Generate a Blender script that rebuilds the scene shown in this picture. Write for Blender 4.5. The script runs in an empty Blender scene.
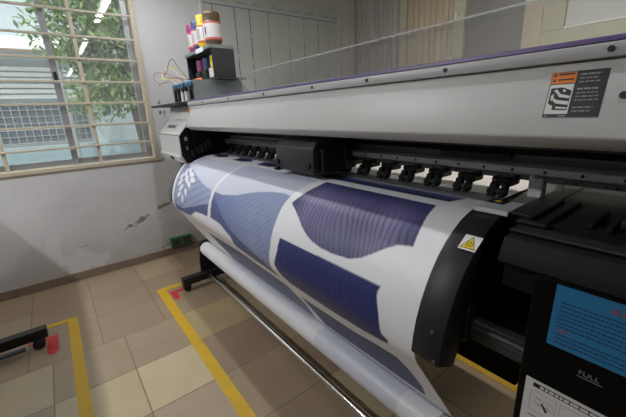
import bpy, bmesh, math, random
import numpy as np
from mathutils import Vector, Matrix, noise
random.seed(7)
COL = bpy.context.scene.collection
SC = bpy.context.scene
V = Vector
# ---------------------------------------------------------------- materials
def new_mat(name):
    m = bpy.data.materials.new(name); m.use_nodes = True
    nt = m.node_tree; b = nt.nodes['Principled BSDF']
    return m, nt, b

def mat(name, col, rough=.5, metal=0., noise_amt=.06, nscale=30., bump=.0, spec=.5, emis=0., coat=0.):
    m, nt, b = new_mat(name)
    b.inputs['Roughness'].default_value = rough
    b.inputs['Metallic'].default_value = metal
    b.inputs['Specular IOR Level'].default_value = spec
    b.inputs['Coat Weight'].default_value = coat
    tc = nt.nodes.new('ShaderNodeTexCoord')
    n = nt.nodes.new('ShaderNodeTexNoise'); n.inputs['Scale'].default_value = nscale; n.inputs['Detail'].default_value = 4
    nt.links.new(tc.outputs['Object'], n.inputs['Vector'])
    r = nt.nodes.new('ShaderNodeMapRange')
    r.inputs['To Min'].default_value = 1 - noise_amt; r.inputs['To Max'].default_value = 1 + noise_amt
    nt.links.new(n.outputs['Fac'], r.inputs['Value'])
    mx = nt.nodes.new('ShaderNodeMix'); mx.data_type = 'RGBA'; mx.blend_type = 'MULTIPLY'; mx.inputs['Factor'].default_value = 1
    mx.inputs['A'].default_value = (*col, 1)
    nt.links.new(r.outputs['Result'], mx.inputs['B'])
    nt.links.new(mx.outputs['Result'], b.inputs['Base Color'])
    if bump:
        bp = nt.nodes.new('ShaderNodeBump'); bp.inputs['Strength'].default_value = bump; bp.inputs['Distance'].default_value = .004
        nt.links.new(n.outputs['Fac'], bp.inputs['Height']); nt.links.new(bp.outputs['Normal'], b.inputs['Normal'])
    if emis:
        b.inputs['Emission Color'].default_value = (*col, 1); b.inputs['Emission Strength'].default_value = emis
    return m

def attr_mat(name, attr, rough=.5, spec=.5, stripes=None, bump=0):
    m, nt, b = new_mat(name)
    a = nt.nodes.new('ShaderNodeVertexColor'); a.layer_name = attr
    b.inputs['Roughness'].default_value = rough; b.inputs['Specular IOR Level'].default_value = spec
    nt.links.new(a.outputs['Color'], b.inputs['Base Color'])
    if bump:
        tc = nt.nodes.new('ShaderNodeTexCoord')
        n = nt.nodes.new('ShaderNodeTexNoise'); n.inputs['Scale'].default_value = 9; n.inputs['Detail'].default_value = 8
        nt.links.new(tc.outputs['Object'], n.inputs['Vector'])
        bp = nt.nodes.new('ShaderNodeBump'); bp.inputs['Strength'].default_value = bump; bp.inputs['Distance'].default_value = .01
        nt.links.new(n.outputs['Fac'], bp.inputs['Height']); nt.links.new(bp.outputs['Normal'], b.inputs['Normal'])
    return m

def clear_mat(name, tint, haze, hazecol, gloss=1.0, rise=.92, rough=.02):
    """thin clear sheet: see-through + fresnel mirror + a little dust"""
    m = bpy.data.materials.new(name); m.use_nodes = True
    nt = m.node_tree; nt.nodes.clear()
    out = nt.nodes.new('ShaderNodeOutputMaterial')
    tr = nt.nodes.new('ShaderNodeBsdfTransparent'); tr.inputs['Color'].default_value = (*tint, 1)
    df = nt.nodes.new('ShaderNodeBsdfDiffuse'); df.inputs['Color'].default_value = (*hazecol, 1)
    gl = nt.nodes.new('ShaderNodeBsdfGlossy'); gl.inputs['Roughness'].default_value = rough
    gl.inputs['Color'].default_value = (gloss, gloss, gloss, 1)
    tc = nt.nodes.new('ShaderNodeTexCoord')
    n = nt.nodes.new('ShaderNodeTexNoise'); n.inputs['Scale'].default_value = 3.; n.inputs['Detail'].default_value = 6
    nt.links.new(tc.outputs['Object'], n.inputs['Vector'])
    mr = nt.nodes.new('ShaderNodeMapRange'); mr.inputs['To Min'].default_value = haze * .5; mr.inputs['To Max'].default_value = haze * 1.5
    nt.links.new(n.outputs['Fac'], mr.inputs['Value'])
    m1 = nt.nodes.new('ShaderNodeMixShader'); nt.links.new(mr.outputs['Result'], m1.inputs['Fac'])
    nt.links.new(tr.outputs['BSDF'], m1.inputs[1]); nt.links.new(df.outputs['BSDF'], m1.inputs[2])
    # same reflectance from both faces of the sheet
    geo = nt.nodes.new('ShaderNodeNewGeometry')
    vm = nt.nodes.new('ShaderNodeVectorMath'); vm.operation = 'DOT_PRODUCT'
    nt.links.new(geo.outputs['Incoming'], vm.inputs[0]); nt.links.new(geo.outputs['Normal'], vm.inputs[1])
    ab = nt.nodes.new('ShaderNodeMath'); ab.operation = 'ABSOLUTE'; nt.links.new(vm.outputs['Value'], ab.inputs[0])
    om = nt.nodes.new('ShaderNodeMath'); om.operation = 'SUBTRACT'; om.inputs[0].default_value = 1; nt.links.new(ab.outputs[0], om.inputs[1])
    pw = nt.nodes.new('ShaderNodeMath'); pw.operation = 'POWER'; pw.inputs[1].default_value = 5; nt.links.new(om.outputs[0], pw.inputs[0])
    sc = nt.nodes.new('ShaderNodeMath'); sc.operation = 'MULTIPLY_ADD'; sc.inputs[1].default_value = rise; sc.inputs[2].default_value = .05
    nt.links.new(pw.outputs[0], sc.inputs[0])
    m2 = nt.nodes.new('ShaderNodeMixShader'); nt.links.new(sc.outputs[0], m2.inputs['Fac'])
    nt.links.new(m1.outputs['Shader'], m2.inputs[1]); nt.links.new(gl.outputs['BSDF'], m2.inputs[2])
    nt.links.new(m2.outputs['Shader'], out.inputs['Surface'])
    return m

M = dict(
    cover=mat('printer_grey_white', (.62, .62, .61), .38, noise_amt=.02),
    cover2=mat('printer_lip_grey', (.50, .50, .50), .4, noise_amt=.02),
    silver=mat('silver_plastic', (.60, .60, .58), .3, noise_amt=.03),
    black=mat('black_plastic', (.015, .015, .016), .42, noise_amt=.15, spec=.35),
    cap=mat('charcoal_cover_plastic', (.022, .022, .025), .45, noise_amt=.12, nscale=60, spec=.3),
    motor=mat('motor_dark_grey', (.06, .06, .065), .4, .2),
    carriage=mat('carriage_charcoal', (.036, .035, .040), .42, noise_amt=.1, nscale=60),
    cabinet=mat('cabinet_black', (.008, .008, .009), .55, noise_amt=.12, spec=.12),
    void=mat('interior_black', (.004, .004, .004), .7, spec=.2),
    dark=mat('dark_grey_metal', (.10, .103, .11), .4, .2),
    rail=mat('aluminium_rail', (.66, .67, .69), .45, .05),
    raildark=mat('dark_rail', (.20, .205, .215), .45),
    steel=mat('steel_rod', (.62, .60, .56), .18, 1.),
    grey=mat('grey_plate', (.16, .16, .165), .45, .4),
    rubber=mat('black_rubber', (.012, .012, .012), .7),
    purple=mat('purple_edge', (.11, .065, .22), .4),
    white=mat('white_plastic', (.75, .75, .72), .5),
    paper=mat('plain_white_paper', (.74, .74, .74), .7, noise_amt=.03),
    orange=mat('orange_print', (.75, .20, .02), .5),
    yellow=mat('yellow_print', (.85, .62, .02), .5),
    ink=mat('black_print', (.012, .012, .014), .5),
    navyprint=mat('label_navy_print', (.014, .015, .024), .45),
    greyprint=mat('grey_print', (.28, .28, .29), .5),
    blue=mat('blue_notice_paper', (.02, .20, .43), .6, noise_amt=.03),
    bluetext=mat('dark_blue_text', (.02, .06, .14), .6),
    red=mat('red_print', (.62, .03, .03), .5),
    tape=mat('yellow_tape', (.58, .36, .012), .5, noise_amt=.18, nscale=14),
    redtape=mat('red_tape', (.52, .02, .025), .5, noise_amt=.12),
    beige=mat('beige_painted_iron', (.53, .47, .365), .5, noise_amt=.12, nscale=18),
    alu=mat('grey_aluminium_sash', (.34, .35, .36), .4, .4, noise_amt=.08),
    tank=mat('dark_translucent_tank', (.006, .005, .004), .3, noise_amt=.3, nscale=5, spec=.12),
    magenta=mat('magenta_ink', (.36, .05, .19), .35), cyan=mat('blue_ink', (.04, .075, .24), .35),
    yink=mat('yellow_ink', (.80, .60, .03), .35), kink=mat('dark_brown_ink', (.13, .085, .05), .35),
    label=mat('bottle_label', (.66, .62, .62), .5), redlabel=mat('label_red_border', (.60, .12, .08), .5),
    valveblue=mat('valve_blue', (.04, .22, .42), .4),
    green=mat('green_socket_plastic', (.03, .16, .08), .5), brown=mat('brown_socket_face', (.07, .035, .02), .5),
    board=mat('whiteboard_enamel', (.50, .53, .50), .3, noise_amt=.05, nscale=3),
    marker=mat('blue_marker', (.07, .12, .24), .5), ghost=mat('faint_marker', (.28, .33, .36), .5),
    boardframe=mat('whiteboard_aluminium_frame', (.60, .59, .56), .35, .3),
    doorframe=mat('olive_painted_frame', (.46, .45, .36), .5, noise_amt=.08, nscale=8),
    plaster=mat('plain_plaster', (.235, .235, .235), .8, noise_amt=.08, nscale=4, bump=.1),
    ceiling=mat('ceiling_white', (.75, .75, .73), .85),
    skirting=mat('brown_skirting_tile', (.22, .165, .12), .35, noise_amt=.15, nscale=10),
    lampbody=mat('lamp_body_white', (.8, .8, .8), .5),
    tray=mat('black_tray', (.012, .013, .014), .5),
    rack=mat('rack_black_sheet', (.022, .024, .030), .5), rackgrey=mat('rack_grey_edge', (.20, .23, .24), .45, .3),
    house=mat('neighbour_wall_pale', (.44, .49, .51), .8, noise_amt=.12, nscale=3),
    houseblue=mat('neighbour_wall_teal', (.24, .33, .36), .8, noise_amt=.15, nscale=3),
    housedark=mat('neighbour_window_dark', (.10, .12, .14), .3),
    grillelight=mat('neighbour_grille_pale', (.32, .34, .36), .5),
    awning=mat('white_awning', (.85, .85, .84), .7),
    ground=mat('outdoor_concrete', (.40, .40, .37), .9, noise_amt=.2, nscale=3),
    bark=mat('tree_bark', (.12, .085, .06), .9, noise_amt=.3),
)
def curtain_mat(name, col):
    m, nt, b = new_mat(name)
    b.inputs['Roughness'].default_value = .9
    b.inputs['Transmission Weight'].default_value = 0
    b.inputs['Base Color'].default_value = (*col, 1)
    tc = nt.nodes.new('ShaderNodeTexCoord')
    w = nt.nodes.new('ShaderNodeTexNoise'); w.inputs['Scale'].default_value = 14
    mp = nt.nodes.new('ShaderNodeMapping'); mp.inputs['Scale'].default_value = (1, 1, .05)
    nt.links.new(tc.outputs['Object'], mp.inputs['Vector']); nt.links.new(mp.outputs['Vector'], w.inputs['Vector'])
    cr = nt.nodes.new('ShaderNodeValToRGB')
    cr.color_ramp.elements[0].color = (col[0] * .75, col[1] * .75, col[2] * .72, 1); cr.color_ramp.elements[1].color = (col[0] * 1.15, col[1] * 1.15, col[2] * 1.15, 1)
    nt.links.new(w.outputs['Fac'], cr.inputs['Fac']); nt.links.new(cr.outputs['Color'], b.inputs['Base Color'])
    return m
M['curtain_taupe'] = curtain_mat('taupe_curtain', (.56, .51, .46))
M['curtain_gold'] = curtain_mat('golden_curtain', (.70, .57, .40))
M['glass'] = clear_mat('window_glass_hazy', (.92, .95, .95), .10, (.75, .78, .80))  # diffuse film: dust plus whitish reflected haze put into the glass
M['acrylic'] = clear_mat('clear_acrylic', (.95, .96, .97), .02, (.6, .6, .62), rise=.28)

M['edge'] = clear_mat('clear_acrylic_edge', (.95, .96, .97), .33, (.8, .82, .84), rise=.45)
def leaf_mat():
    m, nt, b = new_mat('green_leaves')
    oi = nt.nodes.new('ShaderNodeNewGeometry')
    cr = nt.nodes.new('ShaderNodeValToRGB')
    e = cr.color_ramp.elements
    e[0].color = (.06, .14, .04, 1); e[1].color = (.42, .55, .22, 1)
    nt.links.new(oi.outputs['Random Per Island'], cr.inputs['Fac'])
    nt.links.new(cr.outputs['Color'], b.inputs['Base Color'])
    b.inputs['Roughness'].default_value = .5
    tl = nt.nodes.new('ShaderNodeBsdfTranslucent'); nt.links.new(cr.outputs['Color'], tl.inputs['Color'])
    mx = nt.nodes.new('ShaderNodeMixShader'); mx.inputs['Fac'].default_value = .4
    nt.links.new(b.outputs['BSDF'], mx.inputs[1]); nt.links.new(tl.outputs['BSDF'], mx.inputs[2])
    nt.links.new(mx.outputs['Shader'], nt.nodes['Material Output'].inputs['Surface'])
    return m
M['leaf'] = leaf_mat()

# ---------------------------------------------------------------- geometry helper
class MB:
    def __init__(self): self.bm = bmesh.new(); self.mats = []; self.cur = 0
    def use(self, key):
        if key not in self.mats: self.mats.append(key)
        self.cur = self.mats.index(key); return self
    def _tag(self, geom_faces):
        for f in geom_faces: f.material_index = self.cur
    def poly_prism(self, pts_a, pts_b, bevel=0, seg=2):
        """closed solid between two matching loops"""
        bm = self.bm; n = len(pts_a)
        a = [bm.verts.new(p) for p in pts_a]; b = [bm.verts.new(p) for p in pts_b]
        fs = [bm.faces.new(a[::-1]), bm.faces.new(b)]
        for i in range(n): fs.append(bm.faces.new((a[i], a[(i + 1) % n], b[(i + 1) % n], b[i])))
        self._tag(fs)
        bmesh.ops.recalc_face_normals(bm, faces=fs)
        if bevel:
            es = set(e for f in fs for e in f.edges)
            es = [e for e in es if len(e.link_faces) == 2 and e.calc_face_angle(0) > .5]
            r = bmesh.ops.bevel(bm, geom=es, offset=bevel, segments=seg, affect='EDGES', profile=.5, clamp_overlap=True)
            self._tag(r['faces'])
        return self
    def box(self, x0, x1, y0, y1, z0, z1, bevel=0, seg=2):
        return self.poly_prism([(x0, y0, z0), (x1, y0, z0), (x1, y1, z0), (x0, y1, z0)], [(x0, y0, z1), (x1, y0, z1), (x1, y1, z1), (x0, y1, z1)], bevel, seg)
    def px(self, prof, x0, x1, bevel=0, seg=2):      # profile (y,z) along x
        return self.poly_prism([(x0, y, z) for y, z in prof], [(x1, y, z) for y, z in prof], bevel, seg)
    def py(self, prof, y0, y1, bevel=0, seg=2):      # profile (x,z) along y
        return self.poly_prism([(x, y0, z) for x, z in prof], [(x, y1, z) for x, z in prof], bevel, seg)
    def pz(self, prof, z0, z1, bevel=0, seg=2):
        return self.poly_prism([(x, y, z0) for x, y in prof], [(x, y, z1) for x, y in prof], bevel, seg)
    def cyl(self, p0, p1, r, n=20, r1=None, bevel=0):
        p0, p1 = V(p0), V(p1); d = (p1 - p0).normalized()
        u = d.orthogonal().normalized(); w = d.cross(u); r1 = r if r1 is None else r1
        A = [p0 + (u * math.cos(t) + w * math.sin(t)) * r for t in [2 * math.pi * i / n for i in range(n)]]
        B = [p1 + (u * math.cos(t) + w * math.sin(t)) * r1 for t in [2 * math.pi * i / n for i in range(n)]]
        return self.poly_prism(A, B, bevel)
    def lathe(self, prof, origin, n=24, axis='Z'):   # prof (r,z) list open
        bm = self.bm; o = V(origin); rings = []
        for r, z in prof:
            rings.append([bm.verts.new(o + V((r * math.cos(2 * math.pi * i / n), r * math.sin(2 * math.pi * i / n), z))) for i in range(n)])
        fs = []
        for a, b in zip(rings, rings[1:]):
            for i in range(n): fs.append(bm.faces.new((a[i], a[(i + 1) % n], b[(i + 1) % n], b[i])))
        fs.append(bm.faces.new(rings[0][::-1])); fs.append(bm.faces.new(rings[-1]))
        self._tag(fs); return self
    def tube(self, pts, r, n=8):
        bm = self.bm; pts = [V(p) for p in pts]; rings = []
        up = None
        for i, p in enumerate(pts):
            d = (pts[min(i + 1, len(pts) - 1)] - pts[max(i - 1, 0)]).normalized()
            if up is None: up = d.orthogonal().normalized()
            up = (up - d * up.dot(d)).normalized(); w = d.cross(up)
            rings.append([bm.verts.new(p + (up * math.cos(2 * math.pi * k / n) + w * math.sin(2 * math.pi * k / n)) * r) for k in range(n)])
        fs = []
        for a, b in zip(rings, rings[1:]):
            for k in range(n): fs.append(bm.faces.new((a[k], a[(k + 1) % n], b[(k + 1) % n], b[k])))
        fs.append(bm.faces.new(rings[0][::-1])); fs.append(bm.faces.new(rings[-1]))
        self._tag(fs); return self
    def plate(self, fr, u0, u1, v0, v1, h0, h1, bevel=0):
        o, u, v, n = fr
        P = lambda a, b, h: o + u * a + v * b + n * h
        q = [(u0, v0), (u1, v0), (u1, v1), (u0, v1)]
        return self.poly_prism([P(a, b, h0) for a, b in q], [P(a, b, h1) for a, b in q], bevel)
    def shape(self, fr, pts, h0, h1):
        o, u, v, n = fr
        P = lambda a, b, h: o + u * a + v * b + n * h
        return self.poly_prism([P(a, b, h0) for a, b in pts], [P(a, b, h1) for a, b in pts])
    def build(self, name, material=None, parent=None, smooth=False, origin=None, kind=None):
        me = bpy.data.meshes.new(name)
        if origin is None:
            origin = V((0, 0, 0))
            if parent is None:
                vs = [v.co for v in self.bm.verts]
                lo = [min(v[i] for v in vs) for i in range(3)]; hi = [max(v[i] for v in vs) for i in range(3)]
                origin = V(((lo[0] + hi[0]) / 2, (lo[1] + hi[1]) / 2, lo[2]))
        shift = V(origin)
        if parent is not None: shift = world_of(parent)
        for v in self.bm.verts: v.co -= shift
        bmesh.ops.recalc_face_normals(self.bm, faces=self.bm.faces[:])
        self.bm.to_mesh(me); self.bm.free()
        keys = self.mats or [material]
        for k in keys: me.materials.append(M[k if k else material])
        if smooth:
            me.polygons.foreach_set('use_smooth', [True] * len(me.polygons))
            me.set_sharp_from_angle(angle=math.radians(40))
        o = bpy.data.objects.new(name, me); COL.objects.link(o)
        if parent is not None: o.parent = parent
        else: o.location = shift
        if kind: o['kind'] = kind
        return o

def world_of(o):
    p = V((0, 0, 0))
    while o is not None: p += o.location; o = o.parent
    return p

def tag(o, label, cat, group=None, kind=None):
    o['label'] = label; o['category'] = cat
    if group: o['group'] = group
    if kind: o['kind'] = kind
    return o
def thing(name, loc, label, cat, group=None):
    o = bpy.data.objects.new(name, None); COL.objects.link(o); o.location = loc
    o.empty_display_size = .05
    return tag(o, label, cat, group)
def copy_tree(o, parent=None):
    c = o.copy(); COL.objects.link(c)
    if parent is not None: c.parent = parent
    for ch in [x for x in COL.objects if x.parent == o]: copy_tree(ch, c)
    return c
def struct(o, label, cat='room'):
    o['kind'] = 'structure'; o['label'] = label; o['category'] = cat; return o
def text_mesh(body, size, name, key, parent, fr, depth=.0004, align='LEFT', sx=1.0):
    cu = bpy.data.curves.new(name, 'FONT'); cu.body = body; cu.size = size; cu.extrude = depth; cu.align_x = align
    t = bpy.data.objects.new(name + '_tmp', cu); COL.objects.link(t)
    dg = bpy.context.evaluated_depsgraph_get(); dg.update()
    me = bpy.data.meshes.new_from_object(t.evaluated_get(dg)); bpy.data.objects.remove(t); bpy.data.curves.remove(cu)
    o, u, v, n = fr; w = world_of(parent)
    for vt in me.vertices: vt.co = o + u * vt.co.x * sx + v * vt.co.y + n * vt.co.z - w
    me.materials.clear(); me.materials.append(M[key]); me.name = name
    ob = bpy.data.objects.new(name, me); COL.objects.link(ob); ob.parent = parent
    return ob

def set_vcol(me, cols, name='Col'):
    a = me.color_attributes.new(name, 'FLOAT_COLOR', 'POINT')
    c = np.ones((len(me.vertices), 4), np.float32); c[:, :3] = cols
    a.data.foreach_set('color', c.ravel())

def grid_mesh(name, P, cols, material):
    """P: (nu,nv,3) array of positions"""
    nu, nv = P.shape[:2]
    idx = np.arange(nu * nv).reshape(nu, nv)
    q = np.stack([idx[:-1, :-1], idx[1:, :-1], idx[1:, 1:], idx[:-1, 1:]], -1).reshape(-1, 4)
    me = bpy.data.meshes.new(name)
    me.vertices.add(nu * nv); me.vertices.foreach_set('co', P.reshape(-1).astype(np.float32))
    me.loops.add(q.size); me.loops.foreach_set('vertex_index', q.ravel().astype(np.int32))
    me.polygons.add(len(q)); me.polygons.foreach_set('loop_start', (np.arange(len(q)) * 4).astype(np.int32))
    try: me.polygons.foreach_set('loop_total', np.full(len(q), 4, np.int32))
    except Exception: pass
    me.update(calc_edges=True); me.validate()
    me.polygons.foreach_set('use_smooth', [True] * len(q))
    if cols is not None: set_vcol(me, cols.reshape(-1, 3))
    me.materials.append(material)
    return me

def inside(px, py, poly):
    r = np.zeros(px.shape, bool); n = len(poly)
    for i in range(n):
        x0, y0 = poly[i]; x1, y1 = poly[(i + 1) % n]
        if y0 == y1: continue
        c = ((y0 > py) != (y1 > py)) & (px < (x1 - x0) * (py - y0) / (y1 - y0) + x0)
        r ^= c
    return r
def vnoise(x, y, s, seed=0):
    """cheap smooth value noise"""
    rs = np.random.RandomState(seed); T = rs.rand(64, 64)
    u = x * s; v = y * s; i = np.floor(u).astype(int); j = np.floor(v).astype(int); f = u - i; g = v - j
    f = f * f * (3 - 2 * f); g = g * g * (3 - 2 * g)
    t = lambda a, b: T[a % 64, b % 64]
    return (t(i, j) * (1 - f) + t(i + 1, j) * f) * (1 - g) + (t(i, j + 1) * (1 - f) + t(i + 1, j + 1) * f) * g
def smooth_closed(poly, n=4):
    out = []; m = len(poly)
    for i in range(m):
        p0, p1, p2, p3 = [np.array(poly[(i + k - 1) % m]) for k in range(4)]
        for t in np.arange(n) / n:
            out.append(tuple(.5 * (2 * p1 + (p2 - p0) * t + (2 * p0 - 5 * p1 + 4 * p2 - p3) * t * t + (3 * p1 - p0 - 3 * p2 + p3) * t ** 3)))
    return out

# ---------------------------------------------------------------- room shell
XW, YB, XE, YF, ZC = -3.27, 3.20, 8.0, -2.6, 2.95
# floor: one face per tile, grout drawn from each tile's own 0..1 coordinates
def make_floor():
    T = .3585; bm = bmesh.new(); uv = bm.loops.layers.uv.new('UVMap'); fl = bm.loops.layers.float_color.new('Col')
    rs = random.Random(3)
    cream = (.43, .345, .215); taupe = (.31, .228, .152); mid = (.35, .27, .178)
    over = {}
    x = -1.797
    while x > XW: x -= T
    ci = 0
    while x < XE:
        y0 = .115 if x > -2.2 else .005
        while y0 > YF: y0 -= T
        y = y0
        while y < YB:
            xa, xb, ya, yb = max(x, XW - .2), min(x + T, XE + .1), max(y, YF - .1), min(y + T, YB + .1)
            f = bm.faces.new([bm.verts.new(p) for p in ((xa, ya, 0), (xb, ya, 0), (xb, yb, 0), (xa, yb, 0))])
            k = rs.random(); base = cream if k < .25 else taupe if k < .65 else mid
            cx, cy = x + T / 2, y + T / 2
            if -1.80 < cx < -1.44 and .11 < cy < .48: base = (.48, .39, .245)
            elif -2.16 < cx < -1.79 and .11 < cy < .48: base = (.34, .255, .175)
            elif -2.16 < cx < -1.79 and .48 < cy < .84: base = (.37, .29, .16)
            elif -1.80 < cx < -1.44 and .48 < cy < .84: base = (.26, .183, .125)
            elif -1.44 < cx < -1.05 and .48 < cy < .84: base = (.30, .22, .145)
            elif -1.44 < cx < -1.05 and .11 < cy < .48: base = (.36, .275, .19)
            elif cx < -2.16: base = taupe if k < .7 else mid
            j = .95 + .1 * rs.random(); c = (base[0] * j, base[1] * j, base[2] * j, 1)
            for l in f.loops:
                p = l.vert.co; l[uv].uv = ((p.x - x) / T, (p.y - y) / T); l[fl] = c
            y += T
        x += T
    me = bpy.data.meshes.new('floor'); bm.to_mesh(me); bm.free()
    m, nt, b = new_mat('floor_tiles')
    tc = nt.nodes.new('ShaderNodeUVMap'); sp = nt.nodes.new('ShaderNodeSeparateXYZ'); nt.links.new(tc.outputs['UV'], sp.inputs[0])
    def edge(sock):
        a = nt.nodes.new('ShaderNodeMath'); a.operation = 'SUBTRACT'; nt.links.new(sock, a.inputs[0]); a.inputs[1].default_value = .5
        c = nt.nodes.new('ShaderNodeMath'); c.operation = 'ABSOLUTE'; nt.links.new(a.outputs[0], c.inputs[0]); return c.outputs[0]
    mx = nt.nodes.new('ShaderNodeMath'); mx.operation = 'MAXIMUM'; nt.links.new(edge(sp.outputs['X']), mx.inputs[0]); nt.links.new(edge(sp.outputs['Y']), mx.inputs[1])
    g = nt.nodes.new('ShaderNodeMapRange'); g.inputs['From Min'].default_value = .488; g.inputs['From Max'].default_value = .495
    nt.links.new(mx.outputs[0], g.inputs['Value'])
    vc = nt.nodes.new('ShaderNodeVertexColor'); vc.layer_name = 'Col'
    ob = nt.nodes.new('ShaderNodeTexCoord'); n = nt.nodes.new('ShaderNodeTexNoise'); n.inputs['Scale'].default_value = 6; n.inputs['Detail'].default_value = 6
    nt.links.new(ob.outputs['Object'], n.inputs['Vector'])
    r = nt.nodes.new('ShaderNodeMapRange'); r.inputs['To Min'].default_value = .85; r.inputs['To Max'].default_value = 1.15; nt.links.new(n.outputs['Fac'], r.inputs['Value'])
    mul = nt.nodes.new('ShaderNodeMix'); mul.data_type = 'RGBA'; mul.blend_type = 'MULTIPLY'; mul.inputs['Factor'].default_value = 1
    nt.links.new(vc.outputs['Color'], mul.inputs['A']); nt.links.new(r.outputs['Result'], mul.inputs['B'])
    mg = nt.nodes.new('ShaderNodeMix'); mg.data_type = 'RGBA'; nt.links.new(g.outputs['Result'], mg.inputs['Factor'])
    nt.links.new(mul.outputs['Result'], mg.inputs['A']); mg.inputs['B'].default_value = (.19, .135, .09, 1)
    nt.links.new(mg.outputs['Result'], b.inputs['Base Color'])
    r2 = nt.nodes.new('ShaderNodeMapRange'); r2.inputs['To Min'].default_value = .28; r2.inputs['To Max'].default_value = .42; nt.links.new(n.outputs['Fac'], r2.inputs['Value'])
    nt.links.new(r2.outputs['Result'], b.inputs['Roughness'])
    me.materials.append(m)
    o = bpy.data.objects.new('floor', me); COL.objects.link(o)
    struct(o, 'brown and cream ceramic tile floor', 'floor')
make_floor()

# left wall with the window hole; a fine sheet with its peeling plaster patches as a colour map
WY0, WY1, WZ0, WZ1 = -1.45, .745, .945, 2.40
def crack_dist(Y, Z, pts):
    d = np.full(Y.shape, 9.)
    for (a, b), (c, e) in zip(pts, pts[1:]):
        L2 = (c - a) ** 2 + (e - b) ** 2
        t = np.clip(((Y - a) * (c - a) + (Z - b) * (e - b)) / L2, 0, 1)
        d = np.minimum(d, np.hypot(Y - a - t * (c - a), Z - b - t * (e - b)))
    return d
def wall_cols(Y, Z):
    c = np.empty(Y.shape + (3,)); base = np.array([.60, .60, .615])
    n = vnoise(Y + 9, Z + 9, 3, 1) * .5 + vnoise(Y + 9, Z + 9, 9, 2) * .3 + vnoise(Y + 9, Z + 9, 31, 3) * .2
    c[:] = base * (.93 + .14 * n[..., None])
    # damp yellow-grey band near the floor and old paint patches
    damp = np.clip(1 - (Z - .03) / (.22 + .28 * vnoise(Y + 9, Z * 0 + 5, 2.3, 4)), 0, 1) * (.4 + .6 * vnoise(Y + 9, Z + 9, 7, 5))
    damp *= np.clip((Y + 1.2) * 2, 0, 1) * np.where(Z < .75, 1, 0)
    dc = np.array([.40, .355, .30]); c += (dc - c) * (damp * .9)[..., None]
    paint = ((vnoise(Y + 3, Z + 7, 4.2, 8) + .35 * vnoise(Y + 3, Z + 7, 15, 9)) > .98) & (Z < .6)
    c[paint] = c[paint] * .55 + np.array([.66, .66, .66]) * .45
    wig = (vnoise(Y + 9, Z + 9, 55, 6) - .5) * .022 + (vnoise(Y + 9, Z + 9, 20, 16) - .5) * .03
    for pts, w, col in [([(.37, .35), (.43, .375), (.46, .365), (.50, .40), (.56, .435), (.60, .452), (.66, .47), (.70, .50), (.78, .52)], .010, (.20, .18, .16)),
                        ([(.39, .36), (.47, .40), (.52, .42)], .014, (.24, .22, .2)),
                        ([(-.07, .295), (.02, .282), (.07, .284)], .006, (.42, .40, .37)),
                        ([(.563, .225), (.572, .205), (.584, .168)], .006, (.16, .14, .13)),
                        ([(.68, .125), (.72, .15), (.80, .17), (.86, .175)], .016, (.50, .45, .38)),
                        ([(.70, .110), (.74, .125)], .008, (.13, .11, .10)), ([(.60, .085), (.66, .10)], .008, (.2, .17, .14)),
                        ([(.395, .44), (.40, .46)], .005, (.25, .23, .21)), ([(.81, .19), (.83, .21)], .008, (.2, .17, .15)),
                        ([(.86, 1.30), (.862, 1.35)], .004, (.12, .12, .12)), ([(.83, 1.42), (.835, 1.44)], .005, (.12, .12, .12)),
                        ([(.83, 1.33), (.832, 1.345)], .006, (.12, .12, .12)), ([(.93, 1.33), (.934, 1.40)], .004, (.14, .14, .14)),
                        ([(.86, 1.56), (.862, 1.575)], .005, (.2, .2, .2))]:
        d = crack_dist(Y, Z, pts) + wig * (w / .012)
        k = np.clip((w - d) / (w * .5), 0, 1); c += (np.array(col) - c) * k[..., None] * .85
        k2 = np.clip(1 - np.abs(d - w * 1.7) / (w * .8), 0, 1); c += (np.array([.68, .67, .65]) - c) * k2[..., None] * .5
    return c
M['wall'] = attr_mat('old_white_plaster', 'Col', .8, .3, bump=.18)
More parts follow.
